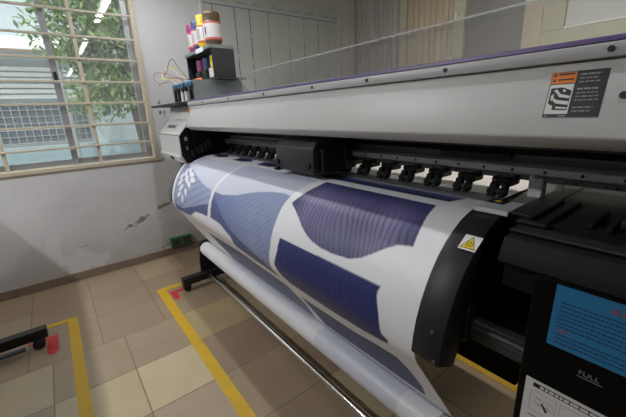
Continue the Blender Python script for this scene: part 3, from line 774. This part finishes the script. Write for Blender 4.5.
# carriage
ca = MB().use('carriage')
ca.px([(.80, 1.050), (.80, 1.155), (.83, 1.192), (.99, 1.192), (.99, 1.050)], -1.315, -1.035, .006, 3)
car = ca.build('print_carriage', 'carriage', PR, smooth=True)
MB().box(-1.30, -1.02, .93, 1.02, 1.060, 1.19).build('carriage_back', 'void', car)
for x in (-1.068, -1.30):
    MB().cyl((x, .800, 1.085), (x, .792, 1.085), .014, 20, bevel=.002).build('knob', 'black', car)
MB().box(-1.315, -1.285, .785, .82, 1.046, 1.064, .004).build('bumper', 'black', car)
MB().box(-1.034, -1.012, .83, .99, 1.055, 1.15, .003).build('side_flange', 'black', car)
MB().tube([(-1.012, .93, 1.17), (-1.0, .935, 1.15), (-1.0, .94, 1.10), (-1.01, .95, 1.07)], .004).build('cable', 'brown', car)

# end caps of the apron
capprof = [(.88, 1.040), (.845, 1.037), (.81, 1.030), (.776, 1.018), (.745, 1.000), (.712, .976), (.683, .948), (.658, .915), (.637, .880), (.620, .845), (.606, .805), (.597, .765), (.592, .722), (.658, .687), (.697, .757), (.72, .864), (.743, .946), (.775, 1.0), (.88, 1.02)]
cp = MB().px(capprof, -.4095, -.333, .004, 2); capo = cp.build('end_cap', 'cap', PR, smooth=True)
cl_ = MB().px(capprof, -2.505, -2.443, .004, 2); cl_.build('end_cap', 'grey', PR, smooth=True)
# yellow hot-surface sticker on the right cap
q0, q1 = V((0, .776, 1.018)), V((0, .712, .976)); sv = (q0 - q1).normalized(); sf = (q1 + V((.022, -.0055, -.0035)) - sv * .012, V((1, 0, 0)), sv, V((1, 0, 0)).cross(sv))
st = MB().use('white').plate(sf, -.394, -.353, .012, .056, .003, .0042)
st.use('yellow').shape(sf, [(-.391, .017), (-.356, .017), (-.3735, .052)], .0042, .005)
st.use('ink')
for a, b in (((-.391, .017), (-.356, .017)), ((-.356, .017), (-.3735, .052)), ((-.3735, .052), (-.391, .017))):
    A = V((a[0], a[1], 0)); B = V((b[0], b[1], 0)); d = (B - A).normalized(); nrm = V((-d.y, d.x, 0)) * .0012
    st.shape(sf, [(A.x, A.y), (B.x, B.y), (B.x + nrm.x, B.y + nrm.y), (A.x + nrm.x, A.y + nrm.y)], .005, .0054)
for k in range(3):
    u = -.3795 + k * .006; st.shape(sf, [(u, .027), (u + .0016, .027), (u + .003, .033), (u + .0016, .039), (u, .039), (u + .0012, .033)], .005, .0054)
st.plate(sf, -.381, -.366, .0235, .0252, .005, .0054)
so_ = st.build('hot_surface_sticker', None, capo); so_['label'] = 'white sticker with yellow warning triangle'
MB().cyl((-.36, .603, .80), (-.36, .598, .80), .004, 12).build('screw', 'grey', capo)
MB().cyl((-.345, .590, .735), (-.345, .586, .735), .004, 12).build('screw', 'grey', capo)

# grey side plate between apron and cabinet
gp = MB().use('rail').box(-.40, -.318, .83, .93, 1.040, 1.046, .001, 1)
gp.use('rail').box(-.40, -.318, .822, .834, 1.036, 1.048, .001, 1)
gp.use('ink').box(-.40, -.355, .885, .93, 1.0462, 1.0470); gp.use('yellow').box(-.385, -.37, .90, .915, 1.0470, 1.0476)
gp.build('media_side_plate', None, PR)

# right-hand cabinet with station deck
cb = MB().use('cabinet')
cb.px([(.675, 1.044), (.652, .998), (.668, .988), (.690, .985), (.690, .93), (1.35, .93), (1.35, 1.044)], -.262, XB, .003, 2)
cb.use('void').box(-.194, XB, .70, 1.33, .42, .935)
cab = cb.build('right_cabinet', 'cabinet', PR, smooth=True)
dk = MB().use('black').box(-.265, XB, .70, 1.33, 1.046, 1.052, .002, 1).box(-.315, -.266, .84, 1.33, 1.046, 1.052, .002, 1)
for a in (-.262, -.228): dk.use('cap').box(a, a + .010, .78, .98, 1.052, 1.060, .002, 1)
dk.use('black').box(-.27, -.21, .74, .765, 1.052, 1.062, .004, 1)
dk.use('black')
for k in range(3): dk.box(-.165 + k * .03, -.153 + k * .03, .80, .92, 1.052, 1.064, .002, 1)
dk.use('rubber').box(-.12, .05, .83, .98, 1.052, 1.075, .005, 2)
dk.use('yellow').box(-.098, -.084, .85, .87, 1.0755, 1.077).box(-.075, -.061, .85, .87, 1.0755, 1.077)
dk.use('greyprint').box(-.21, -.135, 1.02, 1.03, 1.088, 1.103, .003, 1).box(-.135, -.118, 1.0, 1.012, 1.070, 1.077)
dk.use('valveblue').cyl((-.035, .72, 1.052), (-.035, .72, 1.058), .010, 16)
dk.build('maintenance_station', None, cab)
MB().box(-.345, -.310, 1.0, 1.03, 1.046, 1.105, .003, 1).build('rail_stop', 'rail', PR)
MB().cyl((-.325, 1.0, 1.108), (-.325, .985, 1.108), .006, 12).build('thumb_screw', 'steel', PR)
MB().box(-.282, -.266, .998, 1.006, 1.075, 1.092, .001, 1).build('sensor_block', 'white', PR)
# waste tank under the cabinet front
wt = MB().use('tank').box(-.198, .30, .668, .70, .42, .988, .004, 2)
tank = wt.build('waste_ink_tank', 'tank', PR)
fy = .668
WF = (V((0, fy, 0)), V((1, 0, 0)), V((0, 0, 1)), V((0, -1, 0)))
text_mesh('FULL', .0125, 'fill_mark', 'greyprint', tank, (V((-.1075, fy - .0006, .8215)), V((1, 0, 0)), V((0, 0, 1)), V((0, -1, 0))), sx=1.15)
MB().plate(WF, -.1085, -.072, .8165, .8178, .0, .0008).build('fill_line', 'greyprint', tank)
ws = MB().use('paper').plate(WF, -.184, .10, .50, .764, .0004, .0012)
ws.use('ink').plate(WF, -.170, .09, .748, .7575, .0012, .0015)
ws.use('white'); u = -.158; rs = random.Random(4)
while u < .08:
    wv = rs.uniform(.004, .014); ws.plate(WF, u, u + wv, .7500, .7555, .0015, .0017); u += wv + .002
ws.use('greyprint')
for (u0, u1, v0, v1) in ((-.172, -.128, .690, .738), (-.122, -.078, .690, .738)):
    for a, b, c, d in ((u0, u1, v0, v0 + .0008), (u0, u1, v1 - .0008, v1), (u0, u0 + .0008, v0, v1), (u1 - .0008, u1, v0, v1)): ws.plate(WF, a, b, c, d, .0012, .0014)
    for k in range(7):
        a = u0 + .004 + rs.random() * .028; b = v0 + .006 + rs.random() * .032; ws.shape(WF, [(a, b), (a + .012, b - .004), (a + .013, b - .003), (a + .001, b + .001)], .0012, .0014)
ws.use('ink').shape(WF, [(-.153, .716), (-.150, .718), (-.139, .703), (-.143, .700)], .0012, .0015)
for k in range(8): ws.use('greyprint').plate(WF, -.172, -.08 - rs.random() * .03, .676 - k * .012, .679 - k * .012, .0012, .0014)
wso = ws.build('tank_label', None, tank); wso['label'] = 'white instruction label with diagrams'
# ribbed drive motor under the apron, behind the cap
mo = MB().use('motor')
mo.cyl((-.345, .735, .770), (-.205, .735, .765), .027, 24, bevel=.003)
for k in range(14):
    a = 2 * math.pi * k / 14; cy_, cz_ = .735 + .027 * math.cos(a), .7675 + .027 * math.sin(a)
    mo.box(-.325, -.215, cy_ - .0022, cy_ + .0022, cz_ - .0022, cz_ + .0022)
mo.use('black').box(-.375, -.325, .70, .80, .735, .83, .008, 2).box(-.33, -.22, .75, .90, .755, .785)
mo.build('drive_motor', None, PR)
# legs, feet, casters, take-up brackets
def foot(x, xb):
    MB().box(x - .032, x + .032, .575, 1.44, .055, .110, .005, 2).build('foot', 'black', PR)
    for y in (.605, 1.40):
        c = MB().use('rubber').cyl((x - .018, y, .0285), (x + .018, y, .0285), .028, 24, bevel=.004)
        c.use('black').box(x - .024, x + .024, y - .03, y + .03, .045, .056, .002, 1)
        c.build('caster', None, PR)
    MB().box(x - .03, x + .03, 1.0, 1.10, .109, .53, .005).build('leg', 'black', PR)
    b = MB().use('black').px([(.735, .108), (.735, .20), (.757, .345), (.775, .36), (.82, .36), (.84, .34), (.90, .20), (1.01, .17), (1.01, .108)], xb, xb + .017, .003, 1)
    if abs(xb - x) > .1: b.box(xb, x + .02, .82, .90, .109, .15, .003, 1)
    b.build('take_up_bracket', None, PR)
foot(-2.45, -2.485); foot(.05, -.385)
MB().cyl((-2.66, .790, .078), (.10, .790, .078), .0185, 24).build('steel_rod', 'steel', PR, smooth=True)
MB().box(-2.485, -2.415, .765, .815, .062, .112, .005).cyl((-2.415, .79, .078), (-2.385, .79, .078), .022, 20, bevel=.003).build('rod_clamp', 'black', PR)
# black accessory tray on the left end
MB().px([(.70, 1.372), (.695, 1.386), (.71, 1.389), (1.22, 1.389), (1.22, 1.372)], -3.0, -2.33, .003, 1).build('side_tray', 'tray', PR)
MB().box(-2.345, -2.335, .83, 1.18, 1.39, 1.53).build('tray_upstand', 'rackgrey', PR)
# blue notice taped to the cabinet front
def notice():
    fyn = .6675; F = (V((0, fyn, 0)), V((1, 0, 0)), V((0, 0, 1)), V((0, -1, 0)))
    n = MB().use('blue').shape(F, [(-.1615, .857), (.03, .857), (.03, .982), (-.1605, .982)], .001, .0018)
    n.use('bluetext'); rs = random.Random(6)
    for i in range(11):
        v = .948 - i * .0082; u = -.150; e = -.02 if i % 4 else -.05
        if i in (2, 4, 8): n.plate(F, -.1545, -.1525, v, v + .003, .0018, .0021)
        if i == 7: n.use('red')
        while u < (e if i != 7 else -.132):
            wv = rs.uniform(.0025, .008); n.plate(F, u, u + wv, v, v + .0030, .0018, .0021); u += wv + .0014
        n.use('bluetext')
    o = tag(n.build('notice_sheet', None), 'light blue printed notice sheet taped to the black cabinet front at right', 'notice')
    text_mesh('HƯỚNG DẪN', .0135, 'heading', 'red', o, (V((-.084, fyn - .0022, .9600)), V((1, 0, 0)), V((0, 0, 1)), V((0, -1, 0))))
notice()

# ---------------------------------------------------------------- ink rack, bottles and tubes on the left end
def rack():
    x0, x1, y0, y1, z0, z1 = -2.86, -2.35, .985, 1.15, 1.389, 1.755
    r = thing('ink_rack', ((x0 + x1) / 2, 1.07, z0), 'black sheet-metal ink rack with open front on the left end of the printer', 'rack')
    s = MB().use('rack')
    s.box(x1 - .006, x1, y0, y1, z0 + .001, z1, .001, 1).box(x0, x0 + .006, y0, y1, z0 + .001, z1, .001, 1).box(x0, x1, y1 - .006, y1, z0 + .001, z1, .001, 1)
    s.box(x0, x1, y0 - .0, y1, 1.545, 1.553).box(x0, x1, y0 + .03, y1, 1.395, 1.40)
    s.build('housing', 'rack', r)
    MB().box(x0, x1 + .001, y0 - .012, y1, 1.735, 1.757, .002, 1).build('top_plate', 'rackgrey', r)
    MB().box(x0, x1, y0 + .035, y0 + .05, 1.40, 1.545).build('lower_panel', 'rack', r)
    MB().box(x0 - .02, x1 + .10, y0 - .02, y1 + .03, 1.528, 1.540, .002, 1).build('shelf', 'rack', r)
    MB().box(-2.60, -2.46, y0 - .016, y0 - .012, 1.728, 1.757).build('paper_tag', 'paper', r)
    # three short cartridges standing on the shelf inside
    for k, (x, key, lab) in enumerate([(-2.70, 'magenta', 'dark magenta ink cartridge inside the left of the rack'), (-2.57, 'cyan', 'dark blue ink cartridge inside the middle of the rack'), (-2.43, 'yink', 'yellow and white ink cartridge inside the right of the rack')]):
        c = thing('ink_cartridge', (x, 1.045, 1.553), lab, 'cartridge', 'ink cartridges in the rack')
        MB().box(x - .045, x + .045, 1.0, 1.09, 1.5535, 1.62, .006, 2).build('base', 'label' if key == 'yink' else 'rubber', c)
        MB().cyl((x, 1.045, 1.62), (x, 1.045, 1.70), .042, 24, bevel=.005).build('body', key, c)
    # four bottles on the top plate
    zt = 1.757
    spec = [(-2.80, 1.04, .046, .205, 'magenta', 'slim magenta ink bottle, leftmost on top of the rack'), (-2.70, 1.043, .046, .215, 'cyan', 'slim ink bottle with blue top on the rack, beside the magenta one'), (-2.594, 1.046, .048, .228, 'yink', 'ink bottle with bright yellow top on the rack'), (-2.465, 1.060, .060, .222, 'kink', 'wide brown ink bottle with red-edged label, rightmost on the rack')]
    for x, y, rad, h, key, lab in spec:
        b = thing('ink_bottle', (x, y, zt), lab, 'bottle', 'ink bottles on top of the rack')
        bb = MB().use(key).lathe([(rad * .55, .0), (rad * .8, .004), (rad * .82, h * .10), (rad * .98, h * .17), (rad, h * .2), (rad, h * .70), (rad * .97, h * .73), (rad * .90, h * .75)], (x, y, zt), 32)
        bb.build('body', key, b, smooth=True)
        l = MB().use('redlabel').lathe([(rad * 1.012, h * .20), (rad * 1.012, h * .70)], (x, y, zt), 32)
        l.use('label').lathe([(rad * 1.02, h * .26), (rad * 1.02, h * .655)], (x, y, zt), 32)
        if key == 'kink':
            l.use('ink').box(x + .012, x + .024, y - rad * 1.02, y - rad * .985, zt + h * .36, zt + h * .56)
            l.use('greyprint')
            for k in range(5): l.box(x - .034, x + .006, y - rad * 1.02, y - rad * .86, zt + h * (.32 + .06 * k), zt + h * (.335 + .06 * k))
        else:
            l.use('greyprint')
            for k in range(5): l.box(x - rad * .55, x + rad * .5, y - rad * 1.025, y - rad * .85, zt + h * (.32 + .06 * k), zt + h * (.34 + .06 * k))
        l.build('label', None, b, smooth=False)
        ncap = [(rad * .93, h * .745), (rad * .95, h * .76)]
        for q in range(6): ncap += [(rad * .98, h * (.78 + q * .033)), (rad * .94, h * (.795 + q * .033))]
        ncap += [(rad * .92, h * .99), (rad * .85, h)]
        MB().use(key).lathe(ncap, (x, y, zt), 32).build('cap', key, b, smooth=True)
    # valve row in front of the lower panel
    keys = ['rubber', 'rubber', 'white', 'white', 'rubber', 'dark']
    for k in range(6):
        x = -2.86 + k * .088; VY = .86
        v = thing('ink_valve', (x, VY, 1.389), ['ink valve at the left end of the row on the black tray', 'second ink valve from the left on the black tray, with a black stem', 'third ink valve from the left on the black tray, first of the white stems', 'fourth ink valve from the left on the black tray, second of the white stems', 'fifth ink valve from the left on the black tray, right of the white stems', 'rightmost ink valve on the tray, next to the clear cover, with an orange connector'][k], 'valve', 'ink valves in front of the rack')
        MB().box(x - .016, x + .016, VY - .02, VY + .02, 1.389, 1.405, .003, 1).build('base', 'rubber', v)
        MB().cyl((x, VY, 1.405), (x, VY, 1.475), .012, 14).build('stem', keys[k], v)
        MB().cyl((x, VY, 1.475), (x, VY, 1.53), .016, 14, bevel=.002).build('collar', 'black' if k % 2 else 'dark', v)
        MB().cyl((x + .03, VY - .012, 1.515), (x + .03, VY + .05, 1.53), .019, 14, bevel=.002).build('connector', 'valveblue' if k < 5 else 'orange', v)
    # thin ink tubes looping out to the left
    cols = [('magenta', 'thin magenta ink tube making the widest loop left of the rack'), ('white', 'thin white ink tube looping left of the rack'), ('yink', 'thin yellow ink tube looping left of the rack'), ('kink', 'thin brown ink tube bent upright left of the rack')]
    for k, (key, lab) in enumerate(cols):
        xs = -2.86 + k * .088
        pts = []
        A = V((xs, .86, 1.53)); B = V((-2.868 + .001 * k, 1.02, 1.575 - .012 * k))
        ctrl = [A, V((xs - .05, .84, 1.565))] + [V(p) for p in (
            [(-3.02, .80, 1.56), (-3.10, .78, 1.60), (-3.12, .80, 1.645), (-3.02, .84, 1.64), (-2.94, .92, 1.60)],
            [(-2.98, .82, 1.60), (-3.06, .84, 1.66), (-2.98, .90, 1.665), (-2.93, .94, 1.61)],
            [(-2.94, .80, 1.585), (-3.02, .84, 1.63), (-3.00, .90, 1.69), (-2.93, .95, 1.62)],
            [(-2.94, .82, 1.60), (-2.99, .86, 1.66), (-2.96, .88, 1.72), (-2.93, .90, 1.735), (-2.92, .94, 1.66)])[k]] + [B]
        for i in range(len(ctrl) - 1):
            p0, p1, p2, p3 = ctrl[max(i - 1, 0)], ctrl[i], ctrl[i + 1], ctrl[min(i + 2, len(ctrl) - 1)]
            for t in [j / 8 for j in range(8)]:
                pts.append(.5 * (2 * p1 + (p2 - p0) * t + (2 * p0 - 5 * p1 + 4 * p2 - p3) * t * t + (3 * p1 - p0 - 3 * p2 + p3) * t ** 3))
        pts.append(B)
        tag(MB().tube(pts, .0026, 8).build('ink_tube', key, smooth=True), lab, 'tube', 'ink tubes beside the rack')
rack()

# ---------------------------------------------------------------- other machine's foot, lower left, and its unseen body added for shade
def stand():
    x = -2.40
    r = thing('second_plotter', (x, -.9, 0), 'second machine at the lower left, low black foot and caster in view, unseen body added for its shade', 'machine')
    for xx in (x, .9):
        MB().box(xx - .03, xx + .03, -1.75, -.25, .055, .115, .005).build('foot', 'black', r)
        for y in (-.30, -1.68):
            MB().use('rubber').cyl((xx - .005, y, .0305), (xx + .045, y, .0305), .030, 24, bevel=.005).use('black').box(xx - .02, xx + .03, y - .02, y + .02, .045, .056, .002, 1).build('caster', None, r)
        MB().box(xx - .03, xx + .03, -1.25, -1.10, .114, .62, .005).build('leg', 'black', r)
    MB().cyl((x + .06, -1.75, .045), (x + .06, -.36, .045), .014, 16).build('side_rod', 'dark', r, smooth=True)
    MB().px([(-1.60, .60), (-1.60, 1.30), (-1.50, 1.36), (-.88, 1.36), (-.84, 1.18), (-.76, 1.05), (-.72, .85), (-.80, .62)], -2.75, 1.3, .01, 3).build('body', 'cabinet', r)  # unseen body, added and shaped to shade the floor and wall
    MB().px([(-1.62, 1.15), (-1.62, 1.40), (-.86, 1.40), (-.83, 1.19), (-.90, 1.15)], -2.77, 1.32, .01, 3).build('top_cover', 'cover', r)  # unseen too; its front edge sets where the floor shade ends
stand()

# ---------------------------------------------------------------- wall socket, whiteboard, doors
sk_ = thing('wall_socket', (XW, .82, .06), 'double green wall socket box low on the wall above the skirting', 'socket')
for y in (.77, .872):
    b = MB().box(XW + .0005, XW + .028, y - .050, y + .049, .072, .168, .004, 2).build('box', 'green', sk_)
    MB().box(XW + .028, XW + .031, y - .033, y + .032, .09, .15, .003, 1).build('face', 'brown', b)
def whiteboard():
    y0, y1, z0, z1 = 1.30, 2.99, 1.05, 2.45
    w = thing('whiteboard', (XW, (y0 + y1) / 2, z0), 'whiteboard with faint blue handwritten column lines on the far wall', 'whiteboard')
    MB().box(XW + .001, XW + .012, y0 + .01, y1 - .01, z0 + .01, z1 - .01).build('panel', 'board', w)
    f = MB()
    f.box(XW + .001, XW + .022, y0, y0 + .028, z0, z1, .003, 1).box(XW + .001, XW + .022, y1 - .028, y1, z0, z1, .003, 1).box(XW + .001, XW + .0215, y0 + .028, y1 - .028, z0, z0 + .028, .003, 1).box(XW + .001, XW + .0215, y0 + .028, y1 - .028, z1 - .028, z1, .003, 1)
    f.build('frame', 'boardframe', w)
    g = MB().use('marker'); rs = random.Random(8); X0, X1 = XW + .012, XW + .0126
    g.box(X0, X1, y0 + .03, y1 - .03, 2.270, 2.277)
    for y in (1.42, 1.64, 1.80, 2.01, 2.26, 2.46, 2.66, 2.81):
        lo = 1.15 + rs.random() * .1; z = 2.27
        while z > lo:
            dz_ = rs.uniform(.10, .28)
            k = .0045 if y < 1.9 else .003
            g.use('marker' if y < 1.9 or rs.random() < .4 else 'ghost').box(X0, X1, y - k, y + k, z - dz_, z); z -= dz_ + rs.uniform(0, .03 if y < 1.9 else .08)
    g.use('marker')
    for k, y in enumerate((1.45, 1.66, 1.83, 2.06, 2.30, 2.49, 2.69, 2.83)):
        u = y
        for i in range(7):
            h = rs.uniform(.012, .035); g.poly_prism([(X0, u, 2.305), (X0, u + .004, 2.305), (X0, u + .012, 2.305 + h), (X0, u + .008, 2.305 + h)], [(X1, u, 2.305), (X1, u + .004, 2.305), (X1, u + .012, 2.305 + h), (X1, u + .008, 2.305 + h)])
            if i % 2 == 0: g.box(X0, X1, u, u + .014, 2.308 + h * .4, 2.311 + h * .4)
            u += .018
    g.build('handwriting', None, w)
whiteboard()
def doors():
    y = YB
    d = MB().use('doorframe')
    zt = 2.62
    for a, b in ((-3.27, -3.17), (-2.50, -2.41), (-1.89, -1.78)): d.box(a, b, y - .05, y + .01, 0, zt, .004, 1)
    d.box(-3.27, -1.78, y - .05, y + .01, zt, zt + .09, .004, 1)
    D = struct(d.build('door_1', 'doorframe'), 'olive framed double door with curtained glass behind the printer', 'door')
    for (a, b, key) in ((-3.17, -2.50, 'curtain_taupe'), (-2.41, -1.89, 'curtain_gold')):
        n = 90; xs = np.linspace(a, b, n); zz = np.linspace(.05, zt, 4)
        P = np.zeros((n, 4, 3)); P[..., 0] = xs[:, None]; P[..., 2] = zz[None]
        P[..., 1] = (y - .022 + .010 * np.sin(xs * 95) + .004 * np.sin(xs * 37))[:, None]
        me = grid_mesh('curtain', P - np.array(world_of(D)), None, M[key]); o = bpy.data.objects.new('curtain', me); COL.objects.link(o); o.parent = D
        MB().box(a, b, y - .045, y - .041, .05, zt).build('pane', 'acrylic', D)
    MB().box(-1.89, -1.865, y - .075, y - .05, 1.66, 1.73, .004, 1).build('bolt', 'rail', D)
    MB().box(-1.865, -1.845, y - .075, y - .05, 2.02, 2.10, .004, 1).build('hinge', 'rail', D)
    w = MB().use('doorframe')
    w.box(-1.16, .6, y - .03, y, 1.70, 1.80, .004, 1).box(-1.16, -1.01, y - .03, y, 1.80, 2.7, .004, 1).box(-1.16, .6, y - .03, y, 2.7, 2.8, .004, 1)
    W = struct(w.build('window_2', 'doorframe'), 'wood framed interior window high on the wall at upper right', 'window')
    MB().box(-1.01, .6, y - .008, y - .004, 1.80, 2.7).build('pane', 'board', W)
    MB().box(-1.01, .6, y - .034, y - .012, 1.798, 1.812, .002, 1).build('edge_highlight', 'white', W)  # white strip paints the highlight along the frame's inner edge
    st_ = MB().box(-1.30, -1.16, y - .008, y, 0, 2.8, .002, 1).build('trim_1', 'beige'); struct(st_, 'beige wall strip beside the interior window', 'trim')
doors()

# ---------------------------------------------------------------- lamps
M['tube'] = mat('lit_tube', (.97, .985, 1.), .5, emis=1.0, noise_amt=0)
def lamp(x, y, power, lab, zl=2.6, col=(.985, .99, 1.)):
    t = thing('fluorescent_lamp', (x, y, zl - .02), lab, 'lamp', 'fluorescent tube lamps')
    MB().box(x - .62, x + .62, y - .03, y + .03, zl + .02, zl + .06, .004, 1).build('housing', 'lampbody', t)
    MB().cyl((x - .60, y, zl), (x + .60, y, zl), .014, 12).build('tube', 'tube', t)
    for s in (-.4, .4): MB().cyl((x + s, y, zl + .06), (x + s, y, ZC), .004, 8).build('hanger', 'lampbody', t)
    l = bpy.data.lights.new('tube_glow', 'AREA'); l.shape = 'RECTANGLE'; l.size = 1.2; l.size_y = .05; l.energy = power; l.color = col
    o = bpy.data.objects.new('tube_glow', l); COL.objects.link(o); o.parent = t; o.location = (0, 0, .0)
LAMPS = [(-2.32, .72, 9, 'fluorescent tube lamp hanging nearest the window', 2.42), (.1, .72, 2.5, 'fluorescent tube lamp hanging over the middle of the room', 2.42), (3.6, .72, 5, 'fluorescent tube lamp hanging far from the window', 2.42),
         (-2.1, -1.55, 46, 'unseen fluorescent tube lamp added as front light, hanging in front of the window, away from the printer'), (-.6, 2.0, 18, 'fluorescent tube lamp hanging behind the printer', 2.6, (1., .90, .76))]  # strong front lamp is added out of view to light cover and web
for a in LAMPS: lamp(*a)
M['tube'].node_tree.nodes['Principled BSDF'].inputs['Emission Strength'].default_value = 14

# sky
wd = bpy.data.worlds.new('sky'); SC.world = wd; wd.use_nodes = True
nt = wd.node_tree; bg = nt.nodes['Background']
sky = nt.nodes.new('ShaderNodeTexSky'); sky.sky_type = 'NISHITA'; sky.sun_disc = False; sky.sun_elevation = math.radians(55); sky.sun_rotation = math.radians(200)
sky.air_density = 1.5; sky.dust_density = 5.
mixc = nt.nodes.new('ShaderNodeMix'); mixc.data_type = 'RGBA'; mixc.inputs['Factor'].default_value = .65
nt.links.new(sky.outputs['Color'], mixc.inputs['A']); mixc.inputs['B'].default_value = (6.2, 6.4, 6.5, 1)
nt.links.new(mixc.outputs['Result'], bg.inputs['Color']); bg.inputs['Strength'].default_value = .37
po = bpy.data.lights.new('window_portal', 'AREA'); po.shape = 'RECTANGLE'; po.size = WY1 - WY0; po.size_y = WZ1 - WZ0; po.cycles.is_portal = True
pobj = bpy.data.objects.new('window_portal', po); COL.objects.link(pobj); pobj.location = (XW - .19, (WY0 + WY1) / 2, (WZ0 + WZ1) / 2)
pobj.rotation_euler = (0, math.radians(-90), math.radians(0))

sun = bpy.data.lights.new('sun', 'SUN'); sun.energy = 3.2; sun.angle = .02; sun.color = (1, .96, .9)
so2 = bpy.data.objects.new('sun', sun); COL.objects.link(so2); so2.rotation_euler = V((-.62, .35, -.80)).to_track_quat('-Z', 'Y').to_euler()
# ---------------------------------------------------------------- camera
cam = bpy.data.cameras.new('camera'); cam.sensor_width = 36; cam.lens = 333.128 / 626 * 36; cam.clip_start = .02
co = bpy.data.objects.new('camera', cam); COL.objects.link(co)
R = Matrix.Rotation(.920840624, 4, 'Z') @ Matrix.Rotation(1.28447440, 4, 'X') @ Matrix.Rotation(-.0449934163, 4, 'Z')
co.matrix_world = Matrix.Translation((0, 0, 1.3)) @ R
SC.camera = co
vs = SC.view_settings; vs.view_transform = 'Standard'; vs.look = 'None'; vs.gamma = 1; vs.use_curve_mapping = False; vs.exposure = .17
SC.cycles.use_denoising = True
